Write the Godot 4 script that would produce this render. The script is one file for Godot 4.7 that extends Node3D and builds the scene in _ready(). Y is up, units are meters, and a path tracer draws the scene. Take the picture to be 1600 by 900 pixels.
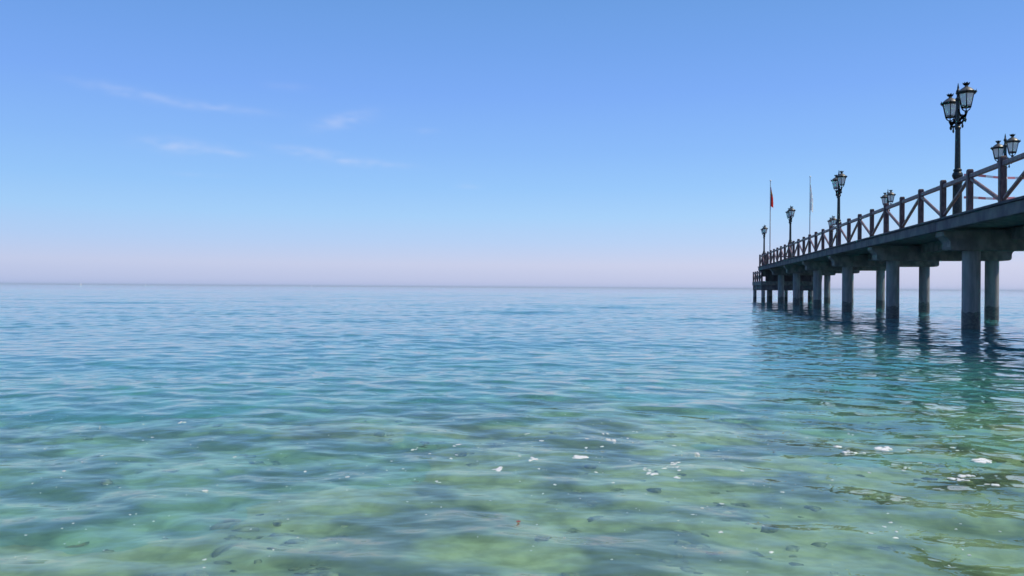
extends Node3D

# ---------------------------------------------------------------- measures
const EYE := 1.14                 # metres of the lens above the sea
const TURN := 0.2011              # the pier runs away to the right by this angle
const RAIL_X := 8.055             # where the line of near railing posts passes beside the lens
const DECK := 3.31                # deck level above the sea
const STEP := 2.25                # railing post spacing
const FIRST := 22.54 - 8 * 2.25   # first railing post along the pier
const WIDE := 5.35                # deck width between the railings
const BAY := 9.0
const ROW := 25.05                # a cap beam row along the pier

var pier_frame: Transform3D
var rng := RandomNumberGenerator.new()
var taken := {}
var M := {}

# ---------------------------------------------------------------- scene helpers
func numbered(n: String) -> String:
	if not taken.has(n):
		taken[n] = 0
		return n
	taken[n] += 1
	return "%s_%03d" % [n, taken[n]]

func tag(o: Node, label: String, category: String, group := "", kind := "") -> void:
	if label: o.set_meta("label", label)
	if category: o.set_meta("category", category)
	if group: o.set_meta("group", group)
	if kind: o.set_meta("kind", kind)

func thing(called: String, label: String, category: String, xf: Transform3D, group := "") -> Node3D:
	var o := Node3D.new()
	o.name = numbered(called)
	add_child(o)
	o.transform = xf
	tag(o, label, category, group)
	return o

func put(called: String, mesh: Mesh, mat: Material, parent: Node, xf := Transform3D.IDENTITY) -> MeshInstance3D:
	var o := MeshInstance3D.new()
	o.name = numbered(called) if parent == self else called
	o.mesh = mesh
	o.material_override = mat
	parent.add_child(o, true)
	o.transform = xf
	return o

func at(x: float, y: float, s: float) -> Transform3D:   # a place in the pier's own axes: across, up, along
	return pier_frame * Transform3D(Basis.IDENTITY, Vector3(x, y, -s))

func lin(r: float, g: float, b: float) -> Color:
	return Color(r, g, b).linear_to_srgb()

# ---------------------------------------------------------------- shape helpers
func start() -> SurfaceTool:
	var st := SurfaceTool.new()
	st.begin(Mesh.PRIMITIVE_TRIANGLES)
	return st

func face(st: SurfaceTool, pts: Array, outward: Vector3) -> void:
	var n: Vector3 = (pts[1] - pts[0]).cross(pts[2] - pts[0]).normalized()
	var flip := n.dot(outward) > 0.0
	if not flip: n = -n
	for i in range(1, pts.size() - 1):
		for k in ([0, i + 1, i] if flip else [0, i, i + 1]):
			st.set_normal(n)
			st.set_uv(Vector2.ZERO)
			st.add_vertex(pts[k])

func add_box(st: SurfaceTool, size: Vector3, b: float, xf := Transform3D.IDENTITY) -> void:
	var h := size * 0.5
	var mid := xf.origin
	var axes := [Vector3.RIGHT, Vector3.UP, Vector3.BACK]
	for a in 3:
		var u: int = (a + 1) % 3
		var w: int = (a + 2) % 3
		for s in [-1.0, 1.0]:
			var pts := []
			for c in [[-1, -1], [1, -1], [1, 1], [-1, 1]]:
				pts.append(xf * (axes[a] * s * h[a] + axes[u] * c[0] * (h[u] - b) + axes[w] * c[1] * (h[w] - b)))
			face(st, pts, xf.basis * (axes[a] * s))
		if b <= 0.0: continue
		for su in [-1.0, 1.0]:      # the edges that run along axis a
			for sw in [-1.0, 1.0]:
				var pts := []
				for c in [[-1, 0], [1, 0], [1, 1], [-1, 1]]:
					var bu: float = 0.0 if c[1] == 0 else b
					var bw: float = b if c[1] == 0 else 0.0
					pts.append(xf * (axes[a] * c[0] * (h[a] - b) + axes[u] * su * (h[u] - bu) + axes[w] * sw * (h[w] - bw)))
				face(st, pts, xf.basis * (axes[u] * su + axes[w] * sw))
	if b > 0.0:
		for sx in [-1.0, 1.0]:
			for sy in [-1.0, 1.0]:
				for sz in [-1.0, 1.0]:
					var k := Vector3(sx, sy, sz)
					face(st, [xf * (k * (h - Vector3(0, b, b))), xf * (k * (h - Vector3(b, 0, b))), xf * (k * (h - Vector3(b, b, 0)))], xf.basis * k)

func box(size: Vector3, b := 0.01) -> ArrayMesh:
	var st := start()
	add_box(st, size, b)
	return st.commit()

func along(a: Vector3, b: Vector3, side := Vector3.RIGHT) -> Transform3D:   # the x axis from a to b
	var x := (b - a).normalized()
	var y := (side.cross(x)).normalized()
	if y.y < 0: y = -y
	return Transform3D(Basis(x, y, x.cross(y)), (a + b) * 0.5)

func add_lathe(st: SurfaceTool, prof: Array, n: int, xf := Transform3D.IDENTITY, twist := 0.0) -> void:   # [radius, height] pairs from the bottom up
	for i in prof.size() - 1:
		var a: Array = prof[i]
		var b: Array = prof[i + 1]
		var slope := Vector2(b[1] - a[1], a[0] - b[0]).normalized()
		for k in n:
			var q := []
			for c in [[0, a], [1, a], [1, b], [0, b]]:
				var t: float = TAU * (k + c[0]) / n + twist
				q.append([xf * Vector3(cos(t) * c[1][0], c[1][1], sin(t) * c[1][0]), (xf.basis * Vector3(cos(t) * slope.x, slope.y, sin(t) * slope.x)).normalized()])
			for j in [0, 1, 2, 0, 2, 3]:
				st.set_normal(q[j][1])
				st.set_uv(Vector2.ZERO)
				st.add_vertex(q[j][0])

func lathe(prof: Array, n: int) -> ArrayMesh:
	var st := start()
	add_lathe(st, prof, n)
	return st.commit()

func add_tube(st: SurfaceTool, pts: Array, rad: Array, n := 6) -> void:
	var rings := []
	for i in pts.size():
		var dir: Vector3 = (pts[mini(i + 1, pts.size() - 1)] - pts[maxi(i - 1, 0)]).normalized()
		var side := dir.cross(Vector3.UP if absf(dir.y) < 0.9 else Vector3.RIGHT).normalized()
		var up := side.cross(dir)
		var r: float = rad[mini(i, rad.size() - 1)]
		var ring := []
		for k in n + 1:
			var t := TAU * k / n
			var o := side * cos(t) + up * sin(t)
			ring.append([pts[i] + o * r, o])
		rings.append(ring)
	for i in rings.size() - 1:
		for k in n:
			for c in [[0, 0], [1, 0], [1, 1], [0, 0], [1, 1], [0, 1]]:
				st.set_normal(rings[i + c[0]][k + c[1]][1])
				st.set_uv(Vector2.ZERO)
				st.add_vertex(rings[i + c[0]][k + c[1]][0])

func tube(pts: Array, rad: Array, n := 6) -> ArrayMesh:
	var st := start()
	add_tube(st, pts, rad, n)
	return st.commit()

func add_prism(st: SurfaceTool, outline: Array, z0: float, z1: float) -> void:   # a convex-ish outline in x, y drawn out along z
	var pts := PackedVector2Array(outline)
	var idx := Geometry2D.triangulate_polygon(pts)
	for z in [z0, z1]:
		for i in range(0, idx.size(), 3):
			var t := []
			for k in 3: t.append(Vector3(pts[idx[i + k]].x, pts[idx[i + k]].y, z))
			face(st, t, Vector3(0, 0, 1 if z == z1 else -1))
	var area := 0.0
	for i in pts.size():
		area += pts[i].cross(pts[(i + 1) % pts.size()])
	for i in pts.size():
		var a := pts[i]
		var b := pts[(i + 1) % pts.size()]
		var o := Vector2(b.y - a.y, a.x - b.x) * signf(area)
		face(st, [Vector3(a.x, a.y, z0), Vector3(b.x, b.y, z0), Vector3(b.x, b.y, z1), Vector3(a.x, a.y, z1)], Vector3(o.x, o.y, 0))

# ---------------------------------------------------------------- materials
func noise_image(seed_: int, size: int, freq: float, octaves: int, gain := 0.5, stretch := Vector2.ONE, kind := FastNoiseLite.TYPE_SIMPLEX_SMOOTH) -> Image:   # a float heightmap that tiles
	var fn := FastNoiseLite.new()
	fn.seed = seed_
	fn.noise_type = kind
	fn.frequency = freq
	fn.fractal_octaves = octaves
	fn.fractal_gain = gain
	var data := PackedFloat32Array()
	data.resize(size * size)
	var edge := size / 5
	var i := 0
	for y in size:
		var wy: float = clampf(float(y - (size - edge)) / edge, 0.0, 1.0)
		wy = wy * wy * (3.0 - 2.0 * wy)
		for x in size:
			var px := x * stretch.x
			var py := y * stretch.y
			var v := fn.get_noise_2d(px, py)
			if wy > 0.0 or x > size - edge:
				var wx: float = clampf(float(x - (size - edge)) / edge, 0.0, 1.0)
				wx = wx * wx * (3.0 - 2.0 * wx)
				var qx := px - size * stretch.x
				var qy := py - size * stretch.y
				var a := (1 - wx) * (1 - wy)
				var b := wx * (1 - wy)
				var c := (1 - wx) * wy
				var d := wx * wy
				v = (v * a + fn.get_noise_2d(qx, py) * b + fn.get_noise_2d(px, qy) * c + fn.get_noise_2d(qx, qy) * d) / sqrt(a * a + b * b + c * c + d * d)
			data[i] = v * 0.5 + 0.5
			i += 1
	return Image.create_from_data(size, size, false, Image.FORMAT_RF, data.to_byte_array())

func mottle(seed_: int, freq: float, ramp: Array, octaves := 5) -> NoiseTexture2D:
	var t := NoiseTexture2D.new()
	var fn := FastNoiseLite.new()
	fn.seed = seed_
	fn.frequency = freq
	fn.fractal_octaves = octaves
	t.noise = fn
	t.seamless = true
	t.width = 512
	t.height = 512
	var g := Gradient.new()
	g.offsets = PackedFloat32Array([0.25, 0.5, 0.75])
	g.colors = PackedColorArray(ramp)
	t.color_ramp = g
	return t

func matter(name_: String, seed_: int, dark: Color, mid: Color, light: Color, rough: float, scale_ := Vector3(0.6, 0.6, 0.6), relief := 0.4, freq := 0.012) -> StandardMaterial3D:
	var m := StandardMaterial3D.new()
	m.resource_name = name_
	m.albedo_texture = mottle(seed_, freq, [dark, mid, light])
	m.uv1_triplanar = true
	m.uv1_world_triplanar = true
	m.uv1_scale = scale_
	m.roughness = rough
	m.metallic_specular = 0.4
	if relief > 0.0:
		m.heightmap_enabled = true
		m.heightmap_texture = mottle(seed_ + 7, freq * 2.0, [Color.BLACK, Color(0.5, 0.5, 0.5), Color.WHITE])
		m.heightmap_scale = relief
	return m

func plain(name_: String, c: Color, rough: float, metal := 0.0) -> StandardMaterial3D:
	var m := StandardMaterial3D.new()
	m.resource_name = name_
	m.albedo_color = c
	m.roughness = rough
	m.metallic = metal
	return m

func make_materials() -> void:
	M.wood = matter("painted_wood", 3, lin(0.058, 0.036, 0.040), lin(0.088, 0.052, 0.055), lin(0.13, 0.084, 0.084), 0.55, Vector3(1.4, 0.5, 1.4), 0.25)
	M.rail = matter("weathered_painted_rail", 5, lin(0.11, 0.068, 0.072), lin(0.16, 0.10, 0.102), lin(0.22, 0.148, 0.14), 0.5, Vector3(1.4, 0.5, 1.4), 0.25)
	M.fascia = matter("stained_concrete_edge", 11, lin(0.09, 0.08, 0.09), lin(0.125, 0.112, 0.122), lin(0.17, 0.155, 0.158), 0.85, Vector3(0.25, 0.12, 0.25), 0.3)
	M.coping = matter("concrete_coping", 15, lin(0.055, 0.055, 0.065), lin(0.07, 0.07, 0.082), lin(0.095, 0.092, 0.105), 0.85, Vector3(0.5, 0.5, 0.5), 0.4)
	M.concrete = matter("weathered_concrete", 21, lin(0.13, 0.125, 0.12), lin(0.175, 0.165, 0.155), lin(0.23, 0.215, 0.195), 0.9, Vector3(0.45, 0.3, 0.45), 0.6)
	M.column = matter("grey_column_concrete", 27, lin(0.20, 0.198, 0.20), lin(0.245, 0.242, 0.242), lin(0.29, 0.285, 0.28), 0.85, Vector3(0.9, 0.15, 0.9), 0.2)
	M.algae = matter("wet_algae", 31, lin(0.075, 0.08, 0.078), lin(0.11, 0.115, 0.108), lin(0.15, 0.15, 0.135), 0.45, Vector3(1.4, 1.4, 1.4), 1.0)
	M.iron = matter("dark_green_cast_iron", 37, lin(0.016, 0.024, 0.026), lin(0.025, 0.036, 0.038), lin(0.04, 0.055, 0.055), 0.38, Vector3(2, 2, 2), 0.1)
	M.roof = plain("lantern_roof_metal", lin(0.11, 0.11, 0.10), 0.42, 0.3)
	var glass := plain("frosted_lantern_glass", lin(0.88, 0.86, 0.85), 0.45)
	glass.backlight_enabled = true
	glass.backlight = Color(0.6, 0.6, 0.6)
	M.glass = glass
	M.pole = plain("white_flagpole_paint", lin(0.62, 0.62, 0.62), 0.4)
	var red := plain("red_flag_cloth", lin(0.62, 0.05, 0.04), 0.8)
	red.backlight_enabled = true
	red.backlight = Color(0.8, 0.2, 0.15)
	M.red = red
	var gold := plain("yellow_flag_cloth", lin(0.62, 0.28, 0.03), 0.8)
	gold.backlight_enabled = true
	gold.backlight = Color(0.5, 0.35, 0.1)
	M.gold = gold
	var white := plain("white_flag_cloth", lin(0.86, 0.86, 0.87), 0.8)
	white.backlight_enabled = true
	white.backlight = Color(0.9, 0.9, 0.9)
	M.white = white
	M.tape_red = plain("red_tape", lin(0.66, 0.22, 0.24), 0.5)
	M.tape_white = plain("white_tape", lin(0.82, 0.82, 0.82), 0.5)
	var foam := plain("sea_foam", Color(lin(0.82, 0.80, 0.80), 0.75), 0.9)
	foam.transparency = BaseMaterial3D.TRANSPARENCY_ALPHA
	M.foam = foam
	M.petal = plain("red_petal", lin(0.35, 0.02, 0.03), 0.6)
	M.sail = M.white
	M.hull = plain("white_hull", lin(0.72, 0.72, 0.74), 0.4)

# ---------------------------------------------------------------- waves
var wk := PackedFloat64Array()   # wave number
var wx := PackedFloat64Array()   # its parts across and along
var wz := PackedFloat64Array()
var wa := PackedFloat64Array()   # amplitude
var wp := PackedFloat64Array()   # phase
var calm: FastNoiseLite

func make_waves() -> void:
	var r := RandomNumberGenerator.new()
	r.seed = 77
	var n := 34
	for i in n:
		var length := 0.20 * pow(9.0 / 0.20, (i + r.randf_range(-0.35, 0.35)) / (n - 1.0))
		var dir := 0.08 + r.randfn(0.0, 0.95 if length < 1.0 else 0.25)
		var k := TAU / length
		var steep := 0.017 if length < 0.35 else (0.023 if length < 1.2 else (0.010 if length < 3.0 else 0.008))
		wk.append(k)
		wx.append(k * sin(dir))
		wz.append(k * cos(dir))
		wa.append(steep / k * r.randf_range(0.7, 1.25))
		wp.append(r.randf() * TAU)
	calm = FastNoiseLite.new()
	calm.seed = 5
	calm.frequency = 0.07
	calm.fractal_octaves = 2

func grid_mesh(pos: PackedVector3Array, nr: int, nc: int, uv_scale: Vector2, colors := PackedColorArray()) -> ArrayMesh:
	var nrm := PackedVector3Array()
	nrm.resize(nr * nc)
	var uv := PackedVector2Array()
	uv.resize(nr * nc)
	for r in nr:
		var ra := maxi(r - 1, 0) * nc
		var rb := mini(r + 1, nr - 1) * nc
		var r0 := r * nc
		for c in nc:
			var a := pos[r0 + mini(c + 1, nc - 1)] - pos[r0 + maxi(c - 1, 0)]
			var b := pos[ra + c] - pos[rb + c]
			nrm[r0 + c] = b.cross(a).normalized()
			uv[r0 + c] = Vector2(pos[r0 + c].x * uv_scale.x, pos[r0 + c].z * uv_scale.y)
	var idx := PackedInt32Array()
	idx.resize((nr - 1) * (nc - 1) * 6)
	var k := 0
	for r in nr - 1:
		for c in nc - 1:
			var i := r * nc + c
			idx[k] = i
			idx[k + 1] = i + nc
			idx[k + 2] = i + 1
			idx[k + 3] = i + 1
			idx[k + 4] = i + nc
			idx[k + 5] = i + nc + 1
			k += 6
	var arr := []
	arr.resize(Mesh.ARRAY_MAX)
	arr[Mesh.ARRAY_VERTEX] = pos
	arr[Mesh.ARRAY_NORMAL] = nrm
	arr[Mesh.ARRAY_TEX_UV] = uv
	if colors.size(): arr[Mesh.ARRAY_COLOR] = colors
	arr[Mesh.ARRAY_INDEX] = idx
	var m := ArrayMesh.new()
	m.add_surface_from_arrays(Mesh.PRIMITIVE_TRIANGLES, arr)
	return m

# ---------------------------------------------------------------- sky, sea, sea bed
const SKY := [   # elevation in degrees, linear colour of clear air
	[0.0, 0.470, 0.535, 0.775], [0.5, 0.540, 0.585, 0.800], [1.6, 0.605, 0.645, 0.840], [3.2, 0.490, 0.650, 0.920], [5.0, 0.395, 0.645, 0.965],
	[7.0, 0.318, 0.582, 0.970], [9.5, 0.262, 0.505, 0.957], [13.4, 0.207, 0.418, 0.925], [16.5, 0.175, 0.377, 0.845], [20.0, 0.147, 0.340, 0.755],
	[30.0, 0.115, 0.275, 0.650], [50.0, 0.085, 0.205, 0.520], [90.0, 0.065, 0.165, 0.440]]

func sky_image() -> Image:
	var w := 2048
	var h := 1024
	var cirrus := FastNoiseLite.new()
	cirrus.seed = 9
	cirrus.frequency = 0.9
	cirrus.fractal_octaves = 5
	# azimuth, elevation, half length, half height, tilt (degrees), strength
	var puffs := [[-25.6, 12.2, 2.6, 0.30, -6.0, 0.17], [-20.4, 11.75, 3.0, 0.24, -2.0, 0.17], [-11.9, 11.4, 2.0, 0.42, 14.0, 0.20], [-22.6, 9.1, 2.3, 0.42, -2.0, 0.20], [-19.3, 8.85, 1.6, 0.14, -4.0, 0.17],
		[-14.3, 9.2, 2.3, 0.30, -5.0, 0.17], [-10.6, 8.6, 2.8, 0.22, -2.5, 0.21], [-6.5, 10.9, 1.2, 0.12, 3.0, 0.10], [-15.5, 13.4, 1.6, 0.25, 0.0, 0.06], [-3.2, 7.2, 0.8, 0.18, 0.0, 0.10], [-20.8, 7.3, 2.0, 0.12, 0.0, 0.06]]
	var img := Image.create_empty(w, h, false, Image.FORMAT_RGBF)
	var shift := PackedFloat32Array()
	for x in w:
		var az := (float(x) + 0.5) / w * TAU
		shift.append(cos(az - deg_to_rad(86.0)))
	for y in h:
		var el := 90.0 - (y + 0.5) / h * 180.0
		var e := maxf(el, 0.0)
		var k := 0
		while k < SKY.size() - 2 and e > SKY[k + 1][0]: k += 1
		var t: float = (e - SKY[k][0]) / (SKY[k + 1][0] - SKY[k][0])
		var c := Color(lerpf(SKY[k][1], SKY[k + 1][1], t), lerpf(SKY[k][2], SKY[k + 1][2], t), lerpf(SKY[k][3], SKY[k + 1][3], t))
		if el < -1.0:
			img.fill_rect(Rect2i(0, y, w, 1), Color(0.16, 0.26, 0.33))
			continue
		var low := clampf(1.0 - e / 9.0, 0.0, 1.0)
		for x in w:
			var s := shift[x]
			pass
			var col := Color(c.r * (1.0 + (0.05 + 0.11 * low) * (s - 0.2)), c.g * (1.0 + (0.04 + 0.05 * low) * (s - 0.2)), c.b * (1.0 + 0.03 * (s - 0.2)))
			if e > 5.0 and e < 16.0:
				var az := wrapf((float(x) + 0.5) / w * 360.0, -180.0, 180.0)
				if az > -36.0 and az < 4.0:
					var a := 0.0
					for p in puffs:
						var dx: float = az - p[0]
						var dy: float = e - p[1]
						var ct := cos(deg_to_rad(p[4]))
						var sn := sin(deg_to_rad(p[4]))
						var u: float = (dx * ct + dy * sn) / p[2]
						var v: float = (dy * ct - dx * sn) / p[3]
						var q := u * u + v * v
						if q < 6.0: a += p[5] * exp(-q * 1.1)
					if a > 0.003:
						a *= clampf(0.75 + 1.5 * cirrus.get_noise_2d(az * 0.5 + e * 0.9, e * 4.0), 0.0, 1.6)
						col = col.lerp(Color(0.66, 0.72, 0.93), clampf(a * 1.35, 0.0, 0.5))
			img.set_pixel(x, y, col)
	return img

func bed_height(x: float, z: float) -> float:
	var d := -z
	return -(0.18 + 0.035 * minf(d, 7.0) + 0.085 * clampf(d - 7.0, 0.0, 60.0) + 0.036 * clampf(-x, 0.0, 12.0) + 0.02 * clampf(d - 70.0, 0.0, 400.0)) + 0.10 * lumps.get_noise_2d(x, z) * clampf(0.4 + d * 0.1, 0.4, 2.0)

var lumps := FastNoiseLite.new()

func make_sea() -> void:
	# rows away from the shore, closer together where the lens is near
	var zs := PackedFloat64Array()
	var z := 0.6
	while z < 9000.0:
		zs.append(z)
		z += maxf(0.028, z * 0.0042) if z < 200.0 else z * 0.03
	var us := PackedFloat64Array()
	var u := -3.0
	while u <= 3.0:
		us.append(u)
		u += 0.0024 if absf(u) < 0.72 else 0.08
	var nr := zs.size()
	var nc := us.size()
	var pos := PackedVector3Array()
	pos.resize(nr * nc)
	var n := wk.size()
	var amp := PackedFloat64Array()
	amp.resize(n)
	var base := PackedFloat64Array()
	base.resize(n)
	var push := PackedFloat64Array()
	push.resize(n)
	for r in nr:
		var d := zs[r]
		var gap := maxf(0.028, d * 0.0042) if d < 200.0 else d * 0.03
		var m := 0
		var kx := PackedFloat64Array()
		for i in n:
			var seen_ := clampf((TAU / wk[i] / gap - 2.5) / 2.5, 0.0, 1.0)
			if seen_ <= 0.0: continue
			amp[m] = wa[i] * seen_
			base[m] = -wz[i] * d + wp[i]
			push[m] = amp[m] * wz[i] / wk[i] * 0.8
			kx.append(wx[i])
			m += 1
		for c in nc:
			var x := us[c] * (d + 3.0)
			var y := 0.0
			var dz := 0.0
			for i in m:
				var p := base[i] + kx[i] * x
				y += amp[i] * sin(p)
				dz += push[i] * cos(p)
			var g := 0.9 + 0.55 * calm.get_noise_2d(x, -d * 1.6)
			pos[r * nc + c] = Vector3(x, y * g, -d + dz * g)
	var mesh := grid_mesh(pos, nr, nc, Vector2(1.0 / 9.0, 1.0 / 6.5))
	var water := StandardMaterial3D.new()
	water.resource_name = "sea_water_surface"
	water.transparency = BaseMaterial3D.TRANSPARENCY_ALPHA
	water.albedo_color = Color(WATER_COLOR, WATER_ALPHA)
	water.roughness = 0.015
	water.metallic_specular = 0.5
	water.heightmap_enabled = true
	water.heightmap_texture = ImageTexture.create_from_image(noise_image(41, 1024, 0.012, 4, 0.34, Vector2(1.0, 1.0)))
	water.heightmap_scale = RIPPLE
	if REFRACT:
		water.refraction_enabled = true
		water.refraction_scale = 0.033
	var sea := put("sea", mesh, water, self)
	tag(sea, "blue green rippled sea water reaching to the horizon", "sea", "", "structure")
	# the sea bed
	lumps.seed = 13
	lumps.frequency = 0.35
	lumps.fractal_octaves = 3
	var weed := FastNoiseLite.new()
	weed.seed = 23
	weed.frequency = 1.1
	weed.fractal_octaves = 4
	var far_weed := FastNoiseLite.new()
	far_weed.seed = 29
	far_weed.frequency = 0.06
	far_weed.fractal_octaves = 3
	var bz := PackedFloat64Array()
	z = -8.0
	while z < 9000.0:
		bz.append(z)
		z += maxf(0.035, z * 0.012) if z < 300.0 else z * 0.25
	var bu := PackedFloat64Array()
	u = -3.0
	while u <= 3.0:
		bu.append(u)
		u += 0.0045 if absf(u) < 0.6 else 0.012 if absf(u) < 0.9 else 0.1
	pos = PackedVector3Array()
	pos.resize(bz.size() * bu.size())
	var cols := PackedColorArray()
	cols.resize(pos.size())
	var sand := Color(0.72, 0.63, 0.32)
	var green := Color(0.50, 0.46, 0.22)
	var dark := Color(0.24, 0.235, 0.11)
	var k := 0
	for d in bz:
		for q in bu:
			var x: float = q * (maxf(d, 0.0) + 9.0)
			pos[k] = Vector3(x, bed_height(x, -d), -d)
			var w := weed.get_noise_2d(x, -d) + 0.6 * far_weed.get_noise_2d(x, -d)
			var c := sand.lerp(green, smoothstep(-0.30, 0.10, w))
			cols[k] = c.lerp(dark, smoothstep(0.10, 0.38, w))
			k += 1
	var bed := StandardMaterial3D.new()
	bed.resource_name = "sand_and_weed"
	bed.vertex_color_use_as_albedo = true
	bed.roughness = 0.95
	bed.albedo_texture = mottle(51, 0.015, [Color(0.86, 0.86, 0.84), Color(0.93, 0.93, 0.93), Color(1, 1, 1)])
	bed.uv1_triplanar = true
	bed.uv1_world_triplanar = true
	bed.uv1_scale = Vector3(0.7, 0.7, 0.7)
	var ground := put("sea_bed", grid_mesh(pos, bz.size(), bu.size(), Vector2.ONE, cols), bed, self)
	tag(ground, "pale sand and dark weed of the shallow sea bed", "sea bed", "", "structure")
	make_stones()
	# the body of the water: where it is deep, light passes through more of these cloudy blue layers
	var body := StandardMaterial3D.new()
	body.resource_name = "sea_water_body"
	body.transparency = BaseMaterial3D.TRANSPARENCY_ALPHA
	body.refraction_enabled = true
	body.refraction_scale = 0.0
	body.roughness = 0.0
	body.metallic_specular = 0.0
	body.albedo_color = Color(BODY_COLOR, BODY_ALPHA)
	var layer := FastNoiseLite.new()
	layer.seed = 71
	layer.frequency = 0.55
	layer.fractal_octaves = 3
	for depth in [0.43, 0.52, 0.64, 0.83, 1.2]:
		# the upper layers are thinner slices of the same water
		var thick: float = {0.43: 0.35, 0.52: 0.5, 0.64: 0.8, 0.83: 1.2, 1.2: 1.7}[depth]
		var slice: StandardMaterial3D = body.duplicate()
		slice.albedo_color = Color(pow(BODY_COLOR.r, thick), pow(BODY_COLOR.g, thick), pow(BODY_COLOR.b, thick), 1.0 - pow(1.0 - BODY_ALPHA, thick))
		pos = PackedVector3Array()
		var nz := 150
		var nx := 90
		for r in nz:
			var d := 1.0 * pow(9000.0, r / (nz - 1.0))
			for c in nx:
				var x := (float(c) / (nx - 1) * 2.0 - 1.0) * (d * 3.0 + 12.0)
				pos.append(Vector3(x, -depth + 0.20 * depth * layer.get_noise_3d(x, depth * 40.0, d), -d))
		var o := put("sea_water_layer", grid_mesh(pos, nz, nx, Vector2.ONE), slice, self)
		tag(o, "clear blue green water between the surface and the bed", "sea water", "", "structure")

func make_stones() -> void:   # cobbles lying about on the bed
	var st := start()
	var fn := FastNoiseLite.new()
	fn.seed = 61
	fn.frequency = 0.9
	var ball := SphereMesh.new()
	ball.radial_segments = 12
	ball.rings = 7
	ball.radius = 1.0
	ball.height = 2.0
	var arr := ball.get_mesh_arrays()
	var vs: PackedVector3Array = arr[Mesh.ARRAY_VERTEX]
	for i in vs.size():
		vs[i] *= 1.0 + 0.35 * fn.get_noise_3dv(vs[i])
	arr[Mesh.ARRAY_VERTEX] = vs
	var stone := ArrayMesh.new()
	stone.add_surface_from_arrays(Mesh.PRIMITIVE_TRIANGLES, arr)
	var r := RandomNumberGenerator.new()
	r.seed = 88
	var spots := []
	var tries := 0
	while spots.size() < 1600 and tries < 60000:
		tries += 1
		var d := r.randf_range(1.5, 16.0)
		var x := r.randf_range(-1.0, 1.0) * (0.75 * d + 2.0)
		if fn.get_noise_2d(x * 0.55 + 40.0, d * 0.55) < r.randf_range(-0.15, 0.45): continue
		spots.append(Vector2(x, -d))
	var mm := MultiMesh.new()
	mm.transform_format = MultiMesh.TRANSFORM_3D
	mm.use_colors = true
	mm.mesh = stone
	mm.instance_count = spots.size()
	for i in spots.size():
		var p: Vector2 = spots[i]
		var size := 0.015 + 0.035 * pow(r.randf(), 2.0)
		var b := Basis.from_euler(Vector3(r.randf_range(-0.3, 0.3), r.randf() * TAU, r.randf_range(-0.3, 0.3))).scaled_local(Vector3(size * r.randf_range(0.8, 1.5), size * r.randf_range(0.5, 0.8), size))
		mm.set_instance_transform(i, Transform3D(b, Vector3(p.x, bed_height(p.x, p.y) + size * 0.02, p.y)))
		var c := Color(0.30, 0.27, 0.12).lerp(Color(0.56, 0.49, 0.23), r.randf())
		mm.set_instance_color(i, c)
	var m := matter("weedy_cobble", 63, Color(0.6, 0.62, 0.55), Color(0.85, 0.85, 0.8), Color.WHITE, 0.9, Vector3(2.5, 2.5, 2.5), 0.0)
	m.vertex_color_use_as_albedo = true
	var o := MultiMeshInstance3D.new()
	o.name = numbered("sea_bed_stones")
	o.multimesh = mm
	o.material_override = m
	add_child(o)
	tag(o, "dark and pale stones lying on the shallow sea bed", "stones", "", "stuff")

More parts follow.
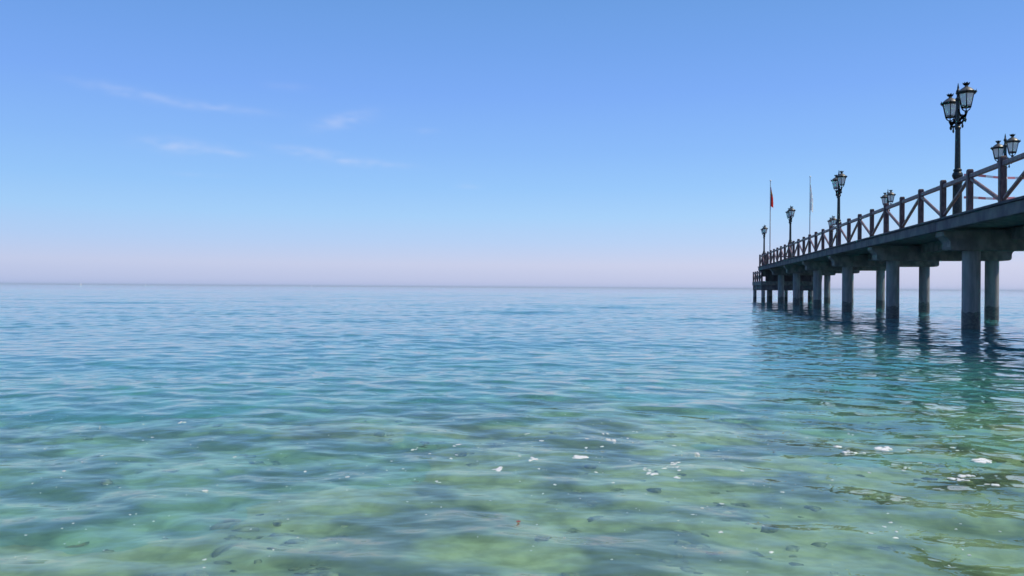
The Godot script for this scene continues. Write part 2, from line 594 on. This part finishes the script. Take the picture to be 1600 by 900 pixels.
# ---------------------------------------------------------------- pier
func make_pier() -> void:
	var p := thing("pier", "long concrete pier on round columns running out over the sea", "pier", at(0, 0, 0))
	var first := ROW - 3 * BAY            # first bay joint, ashore of the frame
	var end := 79.2
	# deck slab of one piece per bay, edge panels and copings on both sides
	for b in 9:
		var s0 := first + b * BAY
		var s1 := minf(s0 + BAY, end)
		if s1 - s0 < 0.5: continue
		var long := s1 - s0
		put("deck_slab", box(Vector3(WIDE - 0.14, 0.24, long - 0.02), 0.01), M.concrete, p, Transform3D(Basis.IDENTITY, Vector3(WIDE / 2, DECK - 0.17, -(s0 + s1) / 2)))
		for side in [0, 1]:
			var x: float = -0.08 if side == 0 else WIDE + 0.08
			var out := -1.0 if side == 0 else 1.0
			put("edge_panel", box(Vector3(0.17, 0.30, long - 0.035), 0.012), M.fascia, p, Transform3D(Basis.IDENTITY, Vector3(x - out * 0.03, DECK - 0.222, -(s0 + s1) / 2)))
			put("coping", box(Vector3(0.26, 0.07, long - 0.025), 0.012), M.coping, p, Transform3D(Basis.IDENTITY, Vector3(x - out * 0.02, DECK - 0.035, -(s0 + s1) / 2)))
		for gx in [WIDE / 2 - 0.7, WIDE / 2 + 0.7]:
			put("girder", box(Vector3(0.34, 0.36, long - 0.86), 0.02), M.concrete, p, Transform3D(Basis.IDENTITY, Vector3(gx, DECK - 0.472, -(s0 + s1) / 2 - (0.0 if s1 < end else -0.0))))
	put("end_panel", box(Vector3(WIDE, 0.30, 0.14), 0.012), M.fascia, p, Transform3D(Basis.IDENTITY, Vector3(WIDE / 2, DECK - 0.222, -end - 0.05)))
	# cap beams on pairs of columns
	var st := start()
	var top := DECK - 0.375
	var bottom := 2.35
	var outline := []
	var half := [Vector2(-0.01, top), Vector2(-0.01, top - 0.14), Vector2(0.06, top - 0.20), Vector2(0.14, top - 0.27), Vector2(0.17, top - 0.34), Vector2(0.17, bottom + 0.10), Vector2(0.20, bottom + 0.03), Vector2(0.27, bottom)]
	for q in half: outline.append(q)
	for i in range(half.size() - 1, -1, -1): outline.append(Vector2(WIDE - half[i].x, half[i].y))
	add_prism(st, outline, -0.40, 0.40)
	var cap: ArrayMesh = st.commit()
	var prof := [[0.0, -5.5], [0.252, -5.5], [0.252, bottom - 0.03], [0.242, bottom], [0.0, bottom]]
	var col := lathe(prof, 32)
	for r in range(-2, 7):
		var s := ROW + r * BAY - (0.55 if r == 6 else 0.0)
		var c := put("cap_beam", cap, M.concrete, p, Transform3D(Basis.IDENTITY, Vector3(0, 0, -s)))
		for x in [0.877, 4.60]:
			var k := put("column", col, M.column, p, Transform3D(Basis.IDENTITY, Vector3(x, 0, -s)))
			put("algae_band", band(0.253, 0.50, 31 + r * 5 + int(x)), M.algae, k)

func band(r: float, up: float, seed_: int) -> ArrayMesh:   # the wet foot of a column, with a ragged upper edge
	var fn := FastNoiseLite.new()
	fn.seed = seed_
	fn.frequency = 1.6
	var st := start()
	var n := 48
	for k in n:
		var q := []
		for c in [k, k + 1]:
			var t: float = TAU * c / n
			var e: float = up + 0.12 * fn.get_noise_2d(cos(t) * 0.5, sin(t) * 0.5) + 0.03 * fn.get_noise_2d(cos(t) * 3.0, sin(t) * 3.0)
			q.append([Vector3(cos(t), 0, sin(t)), e])
		for c in [[0, 0], [1, 0], [1, 1], [0, 0], [1, 1], [0, 1]]:
			var v: Array = q[c[0]]
			st.set_normal(v[0])
			st.set_uv(Vector2.ZERO)
			st.add_vertex(v[0] * (r + 0.004) + Vector3(0, -0.9 if c[1] == 0 else v[1], 0))
	return st.commit()

# a run of railing: posts, a top rail between them and one slanted brace in each panel
func railing(called: String, label: String, xf: Transform3D, posts: int, gap: float, tall: float, first_up: bool, group: String, braces := true) -> Node3D:
	var o := thing(called, label, "railing", xf, group)
	var st := start()
	add_box(st, Vector3(0.15, tall - 0.02, 0.15), 0.012, Transform3D(Basis.IDENTITY, Vector3(0, (tall - 0.02) / 2, 0)))
	add_box(st, Vector3(0.135, 0.03, 0.135), 0.012, Transform3D(Basis.IDENTITY, Vector3(0, tall - 0.012, 0)))
	var post: ArrayMesh = st.commit()
	var rail := box(Vector3(0.09, 0.13, gap - 0.152), 0.018)
	var a := Vector3(0, 0.10, 0.13)
	var b := Vector3(0, tall - 0.27, gap - 0.13)
	var brace := box(Vector3((b - a).length(), 0.095, 0.085), 0.02)
	for i in posts:
		put("post", post, M.wood, o, Transform3D(Basis(Vector3.UP, rng.randf_range(-0.03, 0.03)), Vector3(0, 0, -i * gap)))
		if i == posts - 1: break
		put("rail", rail, M.rail, o, Transform3D(Basis.IDENTITY, Vector3(0, tall - 0.19, -(i + 0.5) * gap)))
		if braces:
			var up := (i % 2 == 0) == first_up    # true: high at post i
			var lo := Vector3(0, a.y, -(i + (1 if up else 0)) * gap + (0.13 if up else -0.13))
			var hi := Vector3(0, b.y, -(i + (0 if up else 1)) * gap + (-0.10 if up else 0.10))
			put("brace", brace, M.rail, o, along(lo, hi, Vector3.RIGHT))
	return o

func make_railings() -> void:
	var n := 34
	railing("railing", "brown timber railing with slanted braces along the near edge of the pier deck", at(0, DECK + 0.002, FIRST), n, STEP, 1.16, true, "pier railings")
	railing("railing", "brown timber railing along the far edge of the pier deck", at(WIDE, DECK + 0.002, FIRST), n, STEP, 1.16, true, "pier railings")
	var t := at(WIDE - 0.35, DECK + 0.002, 78.9)
	t.basis = t.basis * Basis(Vector3.UP, PI / 2)
	railing("railing", "short brown timber railing across the outer end of the upper deck", t, 3, 2.2, 1.16, false, "pier railings")

# ---------------------------------------------------------------- landing at the end
func make_landing() -> void:
	var y := 1.89
	var s0 := 75.5
	var s1 := 84.2
	var x0 := -0.21
	var x1 := 4.9
	var p := thing("landing_stage", "low concrete landing stage on thin columns under the pier's outer end", "landing stage", at(0, 0, s0))
	var mid := Vector3((x0 + x1) / 2, 0, -(s1 - s0) / 2)
	put("slab", box(Vector3(x1 - x0, 0.38, s1 - s0), 0.02), M.concrete, p, Transform3D(Basis.IDENTITY, mid + Vector3(0, y - 0.19, 0)))
	for s in [0.35, (s1 - s0) / 2, s1 - s0 - 0.35]:
		put("cross_beam", box(Vector3(x1 - x0 - 0.1, 0.46, 0.5), 0.02), M.fascia, p, Transform3D(Basis.IDENTITY, Vector3(mid.x, y - 0.612, -s)))
	for x in [x0 + 0.3, x1 - 0.3]:
		put("edge_beam", box(Vector3(0.3, 0.44, s1 - s0 - 1.3), 0.02), M.fascia, p, Transform3D(Basis.IDENTITY, Vector3(x, y - 0.60, mid.z)))
	var col := lathe([[0.0, -6.5], [0.17, -6.5], [0.17, 1.045], [0.0, 1.045]], 20)
	for s in [0.35, s1 - s0 - 0.35]:
		for k in 4:
			var c := put("column", col, M.column, p, Transform3D(Basis.IDENTITY, Vector3(0.02 + k * 1.52, 0, -s)))
			put("algae_band", band(0.172, 0.36, 90 + k), M.algae, c)
	put("stair_wall", box(Vector3(4.1, DECK - 0.40 - y, 0.25), 0.02), M.fascia, p, Transform3D(Basis.IDENTITY, Vector3(2.5, y + (DECK - 0.40 - y) / 2 + 0.003, -2.6)))
	for k in 6:
		put("step", box(Vector3(1.1, 0.2, 0.32), 0.012), M.concrete, p, Transform3D(Basis.IDENTITY, Vector3(1.2 + k * 0.33, y + 0.10 + k * 0.205, -4.3), ).rotated_local(Vector3.UP, PI / 2))
	railing("railing", "low brown timber railing on the left side of the landing stage", at(x0 + 0.09, y + 0.002, s0 + 0.2), 5, 2.05, 1.02, true, "landing railings")
	railing("railing", "low brown timber railing on the hidden side of the landing stage", at(x1 - 0.09, y + 0.002, s0 + 0.2), 5, 2.05, 1.02, true, "landing railings")
	var l := thing("boarding_ladder", "thin slanted boarding ladder hanging from the landing stage into the water", "ladder", at(x1 - 0.1, 0, s0 - 0.12))
	for e in [0.0, 0.34]:
		put("stile", tube([Vector3(-0.25 + e * 0.4, -0.9, 0.10 + e), Vector3(0.12 + e * 0.4, 2.7, 0.02 + e)], [0.03], 8), M.pole, l)
	for k in 7:
		var f := -0.1 + k * 0.36
		var bx := -0.25 + (f + 0.9) / 3.6 * 0.37
		put("rung", tube([Vector3(bx, f, 0.08), Vector3(bx + 0.136, f, 0.42)], [0.018], 6), M.pole, l)

# ---------------------------------------------------------------- lamp posts
func make_lantern() -> Node3D:
	var o := Node3D.new()
	o.name = "lantern"
	var n := 6
	# glass: wide shoulders, narrow foot
	var foot := 0.130
	var wide := 0.212
	var y0 := 0.0
	var y1 := 0.36
	for k in n:
		var t0 := TAU * k / n
		var t1 := TAU * (k + 1) / n
		var st := start()
		var a := Vector3(cos(t0), 0, sin(t0))
		var b := Vector3(cos(t1), 0, sin(t1))
		var out := (a + b).normalized()
		var g := 0.03
		var a0 := a.lerp(b, g) * foot
		var b0 := a.lerp(b, 1 - g) * foot
		var a1 := a.lerp(b, g) * wide
		var b1 := a.lerp(b, 1 - g) * wide
		var up0 := Vector3(0, y0, 0)
		var up1 := Vector3(0, y1, 0)
		var inn := -out * 0.006
		face(st, [a0 + up0, b0 + up0, b1 + up1, a1 + up1], out)
		face(st, [a0 + up0 + inn, b0 + up0 + inn, b1 + up1 + inn, a1 + up1 + inn], -out)
		put("pane", st.commit(), M.glass, o)
	var fr := start()
	for k in n:
		var t0 := TAU * k / n
		var a := Vector3(cos(t0), 0, sin(t0))
		add_tube(fr, [a * foot + Vector3(0, y0 - 0.01, 0), a * wide + Vector3(0, y1 + 0.01, 0)], [0.012], 6)
		var t1 := TAU * (k + 1) / n
		var b := Vector3(cos(t1), 0, sin(t1))
		add_tube(fr, [a * foot, b * foot], [0.014], 6)
		add_tube(fr, [a * (foot * 1.1) + Vector3(0, 0.035, 0), b * (foot * 1.1) + Vector3(0, 0.035, 0)], [0.008], 6)
		# struts below the glass that gather at the bracket
		add_tube(fr, [a * foot, a * 0.10 + Vector3(0, -0.06, 0), a * 0.035 + Vector3(0, -0.11, 0)], [0.010], 6)
		# little scroll ears on the shoulder ring
		add_tube(fr, [a * (wide + 0.005) + Vector3(0, y1, 0), a * (wide + 0.055) + Vector3(0, y1 + 0.05, 0), a * (wide + 0.065) + Vector3(0, y1 + 0.10, 0)], [0.014, 0.012, 0.006], 6)
	add_lathe(fr, [[0.0, -0.17], [0.04, -0.15], [0.045, -0.10], [0.02, -0.085]], 10)
	put("frame", fr.commit(), M.iron, o)
	var rf := start()
	add_lathe(rf, [[0.20, y1], [0.235, y1 + 0.008], [0.262, y1 + 0.04], [0.268, y1 + 0.062], [0.225, y1 + 0.07]], 24)
	put("shoulder_ring", rf.commit(), M.iron, o)
	put("dome", lathe([[0.225, y1 + 0.065], [0.195, y1 + 0.10], [0.155, y1 + 0.14], [0.11, y1 + 0.175], [0.07, y1 + 0.20], [0.045, y1 + 0.215], [0.045, y1 + 0.24], [0.0, y1 + 0.24]], 24), M.roof, o)
	var cr := start()
	add_lathe(cr, [[0.03, y1 + 0.23], [0.045, y1 + 0.25], [0.03, y1 + 0.265], [0.055, y1 + 0.285]], 12)
	for k in 7:
		var t: float = TAU * k / 7
		var a := Vector3(cos(t), 0, sin(t))
		add_tube(cr, [a * 0.04 + Vector3(0, y1 + 0.265, 0), a * 0.075 + Vector3(0, y1 + 0.30, 0), a * 0.092 + Vector3(0, y1 + 0.335, 0)], [0.022, 0.02, 0.004], 5)
	add_tube(cr, [Vector3(0, y1 + 0.26, 0), Vector3(0, y1 + 0.345, 0)], [0.03, 0.01], 6)
	put("crown_finial", cr.commit(), M.iron, o)
	return o

func make_lamp(label: String, xf: Transform3D) -> Node3D:
	var o := thing("lamp_post", label, "lamp post", xf, "lamp posts along the pier")
	put("pedestal", lathe([[0.0, 0.0], [0.17, 0.0], [0.17, 0.06], [0.14, 0.09], [0.13, 0.14], [0.125, 1.07], [0.145, 1.10], [0.145, 1.14], [0.11, 1.17], [0.0, 1.17]], 16), M.iron, o)
	put("collar", lathe([[0.0, 1.17], [0.085, 1.17], [0.09, 1.20], [0.13, 1.26], [0.152, 1.33], [0.13, 1.40], [0.095, 1.44], [0.118, 1.465], [0.118, 1.50], [0.085, 1.53], [0.0, 1.53]], 18), M.iron, o)
	put("shaft", lathe([[0.083, 1.52], [0.08, 1.7], [0.07, 2.70], [0.085, 2.72], [0.085, 2.76], [0.062, 2.79], [0.055, 3.55], [0.075, 3.58], [0.075, 3.63], [0.04, 3.67], [0.035, 3.78], [0.06, 3.81], [0.055, 3.86], [0.025, 3.92], [0.03, 3.95], [0.006, 4.09], [0.0, 4.09]], 14), M.iron, o)
	for s in [-1.0, 1.0]:
		var st := start()
		var z: float = s * 0.70
		add_tube(st, [Vector3(0, 2.88, s * 0.05), Vector3(0, 2.84, s * 0.22), Vector3(0, 2.86, s * 0.42), Vector3(0, 2.94, s * 0.60), Vector3(0, 3.06, z)], [0.036, 0.034, 0.03, 0.03, 0.036], 8)
		add_tube(st, [Vector3(0, 3.30, s * 0.05), Vector3(0, 3.16, s * 0.14), Vector3(0, 3.02, s * 0.30), Vector3(0, 2.93, s * 0.45)], [0.02, 0.024, 0.022, 0.018], 7)
		# curls and the drop under the bracket
		for q in [[0.33, 3.00, 0.085], [0.50, 2.98, 0.06], [0.20, 2.94, 0.06]]:
			var ring := []
			for k in 11:
				var t := TAU * k / 9.0
				var r: float = q[2] * (1.0 - 0.045 * k)
				ring.append(Vector3(0, q[1] + sin(t) * r, s * (q[0] + cos(t) * r)))
			add_tube(st, ring, [0.017], 6)
		add_lathe(st, [[0.0, 2.66], [0.022, 2.69], [0.034, 2.73], [0.02, 2.78], [0.014, 2.86]], 8, Transform3D(Basis.IDENTITY, Vector3(0, 0, s * 0.40)))
		add_lathe(st, [[0.0, 2.79], [0.03, 2.82], [0.045, 2.87], [0.025, 2.93]], 8, Transform3D(Basis.IDENTITY, Vector3(0, 0, s * 0.62)))
		put("arm", st.commit(), M.iron, o)
		var l := make_lantern()
		o.add_child(l, true)
		l.position = Vector3(0, 3.215, z)
		l.scale = Vector3.ONE * 1.04
		l.rotation.y = 0.26
	return o

func make_lamps() -> void:
	var near_ := ["tall two lantern lamp post standing nearest on the pier's near edge", "two lantern lamp post second along the pier's near edge", "two lantern lamp post third along, standing between the two flagpoles", "farthest two lantern lamp post at the pier's outer end"]
	var source: Node3D
	for i in 4:
		var xf := at(0.345, DECK - 0.05, 24.63 + i * 17.95)
		if i == 0:
			source = make_lamp(near_[0], xf)
		else:
			copy(source, near_[i], xf)
	var far_ := ["two lantern lamp post behind the wide railing post at the frame's edge", "two lantern lamp post behind the railing between the two nearer tall lamps", "small two lantern lamp post close behind the second tall lamp"]
	for i in 3:
		copy(source, far_[i], at(4.80, DECK - 0.05, 33.35 + i * 17.9))

func copy(o: Node3D, label: String, xf: Transform3D) -> Node3D:
	var c := o.duplicate()
	c.name = numbered("lamp_post")
	add_child(c)
	c.transform = xf
	c.set_meta("label", label)
	return c

# ---------------------------------------------------------------- flags, tape, boats, foam
func flag_mesh(top: float, drop: float, wide: float, seed_: int, from: float, to: float) -> ArrayMesh:   # limp cloth hanging in folds beside its pole
	var fn := FastNoiseLite.new()
	fn.seed = seed_
	fn.frequency = 0.7
	var nu := 14
	var nv := 26
	var st := start()
	var p := func(i: int, j: int) -> Vector3:
		var u := float(i) / nu
		var v := lerpf(from, to, float(j) / nv)
		var reach := wide * (0.12 + 0.88 * pow(sin(clampf(v * 1.12, 0.0, 1.0) * PI * 0.62), 0.8))
		var fold := sin(u * 9.0 + v * 2.0 + seed_) * 0.11 * (0.3 + v)
		return Vector3(0.03 + u * reach + 0.03 * fn.get_noise_2d(v * 4.0, u), top - v * drop - u * u * 0.16 * drop * (1.0 - v * 0.4), fold + 0.05 * fn.get_noise_2d(u * 3.0, v * 5.0))
	for i in nu:
		for j in nv:
			var q := [p.call(i, j), p.call(i + 1, j), p.call(i + 1, j + 1), p.call(i, j + 1)]
			for k in [0, 1, 2, 0, 2, 3]:
				st.set_smooth_group(0)
				st.set_uv(Vector2.ZERO)
				st.add_vertex(q[k])
	st.index()
	st.generate_normals()
	return st.commit()

func make_flags() -> void:
	var a := thing("flagpole", "slim pale flagpole with a limp red flag at the pier's end", "flagpole", at(0.90, DECK - 0.05, 78.6), "flagpoles")
	put("pole", lathe([[0.0, 0.0], [0.09, 0.0], [0.09, 0.1], [0.06, 0.12], [0.055, 4.0], [0.04, 8.2], [0.0, 8.2]], 12), M.pole, a)
	put("pole_cap", lathe([[0.0, 8.2], [0.07, 8.22], [0.09, 8.27], [0.05, 8.33], [0.0, 8.35]], 12), M.hull, a)
	var f := Node3D.new()
	f.name = "flag"
	a.add_child(f)
	put("red_cloth", flag_mesh(7.75, 1.95, 0.24, 4, 0.42, 1.0), M.red, f)
	put("yellow_cloth", flag_mesh(7.75, 1.95, 0.24, 4, 0.22, 0.42), M.gold, f)
	put("upper_red_cloth", flag_mesh(7.75, 1.95, 0.24, 4, 0.0, 0.22), M.red, f)
	var b := thing("flagpole", "slim pale flagpole with a limp white flag, taller of the two", "flagpole", at(4.50, DECK - 0.05, 78.6), "flagpoles")
	put("pole", lathe([[0.0, 0.0], [0.09, 0.0], [0.09, 0.1], [0.06, 0.12], [0.055, 4.0], [0.04, 8.5], [0.0, 8.5]], 12), M.pole, b)
	put("pole_cap", lathe([[0.0, 8.5], [0.07, 8.52], [0.09, 8.57], [0.05, 8.63], [0.0, 8.65]], 12), M.hull, b)
	put("flag", flag_mesh(8.0, 2.6, 0.24, 9, 0.0, 1.0), M.white, b)

func make_tape() -> void:
	# two lines of tape close the deck between the nearest lamp post and the far railing
	for k in 2:
		var lab: String = ["upper red and white barrier tape strung across the pier deck", "lower red and white barrier tape strung across the pier deck"][k]
		var o := thing("barrier_tape", lab, "barrier tape", at(0.345, DECK, 24.55), "barrier tapes")
		var h0: float = [1.28, 0.60][k]
		var h1: float = [1.12, 0.72][k]
		var n := 24
		for i in n:
			var st := start()
			var q := []
			for c in [i, i + 1]:
				var u: float = float(c) / n
				var y: float = lerpf(h0, h1, u) - 0.10 * sin(u * PI) + 0.012 * sin(u * 23.0 + k)
				q.append(Vector3(0.15 + u * 4.7, y, 0.03 * sin(u * 9.0)))
			var t := Vector3(0, 0.035, 0.012 * sin(i * 0.9))
			var back := Vector3(0, 0, -0.002)
			face(st, [q[0] - t, q[1] - t, q[1] + t, q[0] + t], Vector3(0, 0, 1))
			face(st, [q[0] - t + back, q[1] - t + back, q[1] + t + back, q[0] + t + back], Vector3(0, 0, -1))
			put(["red_stripe", "white_stripe"][i % 2], st.commit(), [M.tape_red, M.tape_white][i % 2], o)

func make_boats() -> void:
	var spots := [[-1340.0, -2500.0, 0.7, "tiny white sailing boat leftmost on the horizon"], [-1185.0, -2600.0, 0.4, "tiny white sailing boat second along the horizon"], [-648.0, -2600.0, 0.5, "tiny white sailing boat nearest the middle of the horizon"]]
	for q in spots:
		var k: float = q[2]
		var o := thing("sailing_boat", q[3], "sailing boat", Transform3D(Basis(Vector3.UP, 1.255), Vector3(q[0], 0.2, q[1])), "sailing boats on the horizon")
		var st := start()
		var outline := [Vector2(-5.0, 1.3), Vector2(-4.4, -0.4), Vector2(3.0, -0.5), Vector2(5.6, 1.5)]
		for i in outline.size(): outline[i] *= k
		add_prism(st, outline, -1.3 * k, 1.3 * k)
		put("hull", st.commit(), M.hull, o)
		put("mast", tube([Vector3(0, 1.2, 0) * k, Vector3(0, 15.0, 0) * k], [0.12 * k], 6), M.hull, o)
		st = start()
		for side in [0.0, 0.05]:
			face(st, [Vector3(-0.2, 2.2, side) * k, Vector3(-4.6, 2.4, side + 0.5) * k, Vector3(-2.0, 9.0, side + 0.5) * k, Vector3(-0.2, 14.6, side) * k], Vector3(0, 0, 1 if side > 0 else -1))
		put("sail", st.commit(), M.sail, o)

const FOAM := [[-0.69,-5.80,0.055,0.094],[-0.39,-5.87,0.075,0.164],[-0.41,-5.50,0.035,0.077],[-0.38,-5.59,0.027,0.059],[-0.07,-5.16,0.103,0.186],[-0.44,-4.87,0.050,0.083],[-1.00,-4.93,0.035,0.051],[-1.32,-5.16,0.033,0.056],[-0.79,-5.12,0.020,0.037],[-0.69,-5.16,0.021,0.037],[-0.80,-5.39,0.021,0.041],[-0.57,-5.65,0.027,0.059],[0.13,-6.38,0.056,0.114],[0.23,-6.09,0.058,0.078],[0.75,-6.42,0.061,0.115],[0.77,-6.16,0.098,0.133],[1.00,-6.53,0.057,0.126],[0.58,-6.13,0.034,0.075],[0.55,-5.88,0.037,0.082],[0.67,-5.90,0.033,0.072],[0.77,-5.98,0.024,0.052],[0.91,-6.27,0.035,0.077],[0.06,-5.54,0.035,0.078],[0.15,-5.45,0.091,0.200],[0.48,-5.51,0.136,0.106],[1.21,-5.96,0.043,0.094],[1.32,-5.66,0.068,0.089],[1.09,-5.33,0.085,0.119],[0.86,-5.13,0.069,0.110],[0.98,-5.12,0.041,0.055],[1.06,-5.16,0.053,0.074],[1.06,-5.06,0.040,0.054],[0.87,-5.01,0.104,0.070],[1.00,-4.92,0.067,0.101],[0.18,-5.13,0.029,0.055],[0.61,-4.78,0.030,0.048],[0.26,-4.74,0.026,0.047],[1.15,-4.38,0.038,0.040],[1.46,-5.08,0.036,0.054],[1.02,-4.27,0.024,0.038],[0.54,-5.10,0.033,0.055],[2.42,-5.94,0.104,0.099],[2.39,-5.71,0.118,0.136],[2.73,-5.86,0.163,0.168],[2.86,-5.78,0.041,0.091],[2.57,-5.22,0.054,0.057],[2.51,-5.14,0.033,0.055],[2.74,-5.38,0.039,0.061],[2.73,-4.91,0.117,0.101],[2.84,-5.01,0.112,0.056],[2.84,-4.72,0.094,0.062],[3.19,-5.45,0.165,0.125],[3.24,-5.90,0.038,0.073],[3.20,-5.76,0.037,0.069],[2.26,-5.07,0.032,0.054],[1.94,-4.85,0.027,0.049],[1.55,-4.58,0.029,0.044],[2.49,-5.67,0.041,0.067],[2.72,-6.45,0.046,0.087],[2.33,-6.33,0.035,0.078],[1.77,-3.69,0.035,0.057],[1.69,-3.77,0.027,0.030],[1.83,-3.81,0.024,0.041],[1.81,-3.89,0.025,0.032],[1.87,-3.95,0.025,0.033],[1.92,-4.09,0.020,0.023],[1.14,-3.51,0.036,0.034],[2.00,-3.50,0.022,0.026],[0.99,-3.78,0.030,0.050],[0.93,-4.10,0.023,0.035],[-2.73,-6.66,0.064,0.093],[-1.74,-4.58,0.044,0.044],[-2.74,-6.14,0.029,0.053],[-2.76,-5.43,0.026,0.041],[-2.79,-5.02,0.032,0.035],[-1.91,-5.56,0.031,0.065],[-1.27,-3.34,0.021,0.023]]

func make_foam() -> void:
	var st := start()
	var r := RandomNumberGenerator.new()
	r.seed = 301
	var bits := []
	for q in FOAM:
		# a fleck is a huddle of small bubbles rafts
		var parts_ := 1 if q[2] < 0.045 else (4 if q[2] < 0.08 else 7)
		for i in parts_:
			var w: float = q[2] * (0.75 if parts_ == 1 else r.randf_range(0.22, 0.42))
			var spread := 0.0 if parts_ == 1 else 0.36
			bits.append([q[0] + q[2] * r.randf_range(-spread, spread), q[1] + q[3] * r.randf_range(-spread, spread), w, w * r.randf_range(0.8, 1.3)])
	for i in 260:      # crumbs between the flecks
		var d := r.randf_range(3.2, 7.6)
		var w := r.randf_range(0.005, 0.013)
		bits.append([r.randf_range(-0.62, 0.62) * d, -d, w, w * r.randf_range(0.7, 1.3)])
	for q in bits:
		var n := 12
		var ph := r.randf() * TAU
		var rim := []
		for k in n:
			var t: float = TAU * k / n
			var wob := 1.0 + 0.28 * sin(2.0 * t + ph) + 0.18 * sin(3.0 * t + ph * 2.3) + r.randf_range(-0.08, 0.08)
			rim.append(Vector2(q[0] + cos(t) * q[2] * 0.5 * wob, q[1] + sin(t) * q[3] * 0.5 * wob))
		var thick: float = clampf(q[2] * 0.06, 0.001, 0.004)
		var mid := Vector3(q[0], surface(q[0], q[1]) + thick, q[1])
		for k in n:
			var a: Vector2 = rim[k]
			var b: Vector2 = rim[(k + 1) % n]
			var a3 := Vector3(a.x, surface(a.x, a.y), a.y)
			var b3 := Vector3(b.x, surface(b.x, b.y), b.y)
			var am := a3.lerp(mid, 0.25) + Vector3(0, thick, 0)
			var bm := b3.lerp(mid, 0.25) + Vector3(0, thick, 0)
			face(st, [mid + Vector3(0, thick * 0.3, 0), am, bm], Vector3.UP)
			face(st, [am, a3 + Vector3(0, -0.002, 0), b3 + Vector3(0, -0.002, 0), bm], Vector3.UP)
	var o := put("sea_foam", st.commit(), M.foam, self)
	tag(o, "scattered white flecks of foam floating on the near water", "foam", "", "stuff")
	st = start()
	var c := Vector3(0.04, surface(0.04, -3.99) + 0.003, -3.99)
	for k in 8:
		var t0 := TAU * k / 8
		var t1 := TAU * (k + 1) / 8
		face(st, [c + Vector3(0, 0.004, 0), c + Vector3(cos(t0) * 0.013, 0, sin(t0) * 0.009), c + Vector3(cos(t1) * 0.013, 0, sin(t1) * 0.009)], Vector3.UP)
	tag(put("floating_petal", st.commit(), M.petal, self), "tiny dark red petal floating on the green shallow water", "petal")

func surface(x: float, z: float) -> float:   # sea height under a place, allowing for the sideways push of the crests
	var g := 0.9 + 0.55 * calm.get_noise_2d(x, z * 1.6)
	var z0 := z
	for it in 4:
		var dz := 0.0
		for i in wk.size():
			dz += wa[i] * wz[i] / wk[i] * 0.8 * cos(wx[i] * x + wz[i] * z0 + wp[i])
		z0 = z - dz * g
	var y := 0.0
	for i in wk.size():
		y += wa[i] * sin(wx[i] * x + wz[i] * z0 + wp[i])
	return y * g

# ----------------------------------------------------------------
const REFRACT := true
const WATER_ALPHA := 0.03
const BODY_COLOR := Color(0.64, 0.92, 0.96)
const BODY_ALPHA := 0.19
const RIPPLE := 2.9
const WATER_COLOR := Color(0.70, 0.92, 0.88)

func _ready() -> void:
	var cam := Camera3D.new()
	cam.name = "camera"
	add_child(cam)
	cam.position = Vector3(0, EYE, 0)
	cam.rotation_degrees = Vector3(-0.03, 0, 0.39)
	cam.fov = rad_to_deg(2.0 * atan(450.0 / 1256.0))
	cam.near = 0.1
	cam.far = 20000.0
	cam.current = true
	var env := Environment.new()
	env.background_mode = Environment.BG_SKY
	var pano := PanoramaSkyMaterial.new()
	pano.panorama = ImageTexture.create_from_image(sky_image())
	var sky := Sky.new()
	sky.sky_material = pano
	env.sky = sky
	env.tonemap_mode = Environment.TONE_MAPPER_LINEAR
	env.tonemap_exposure = 1.0
	env.sdfgi_enabled = true
	env.ssao_enabled = true
	env.ssil_enabled = true
	env.fog_enabled = true
	env.fog_density = 0.00004
	env.fog_light_color = Color(0.84, 0.92, 1.0)
	var we := WorldEnvironment.new()
	we.name = "world"
	we.environment = env
	add_child(we)
	var sun := DirectionalLight3D.new()
	sun.name = "sun"
	sun.light_energy = 1.5
	sun.light_color = Color(1.0, 0.955, 0.88)
	sun.light_angular_distance = 0.5
	sun.shadow_enabled = true
	add_child(sun)
	var az := deg_to_rad(96.0)
	var el := deg_to_rad(55.0)
	sun.look_at_from_position(Vector3.ZERO, -Vector3(sin(az) * cos(el), sin(el), -cos(az) * cos(el)), Vector3.UP)

	rng.seed = 1234
	pier_frame = Transform3D(Basis(Vector3.UP, -TURN), Vector3(RAIL_X, 0, 0))
	make_materials()
	make_waves()
	make_sea()
	make_pier()
	make_railings()
	make_landing()
	make_lamps()
	make_flags()
	make_tape()
	make_boats()
	make_foam()
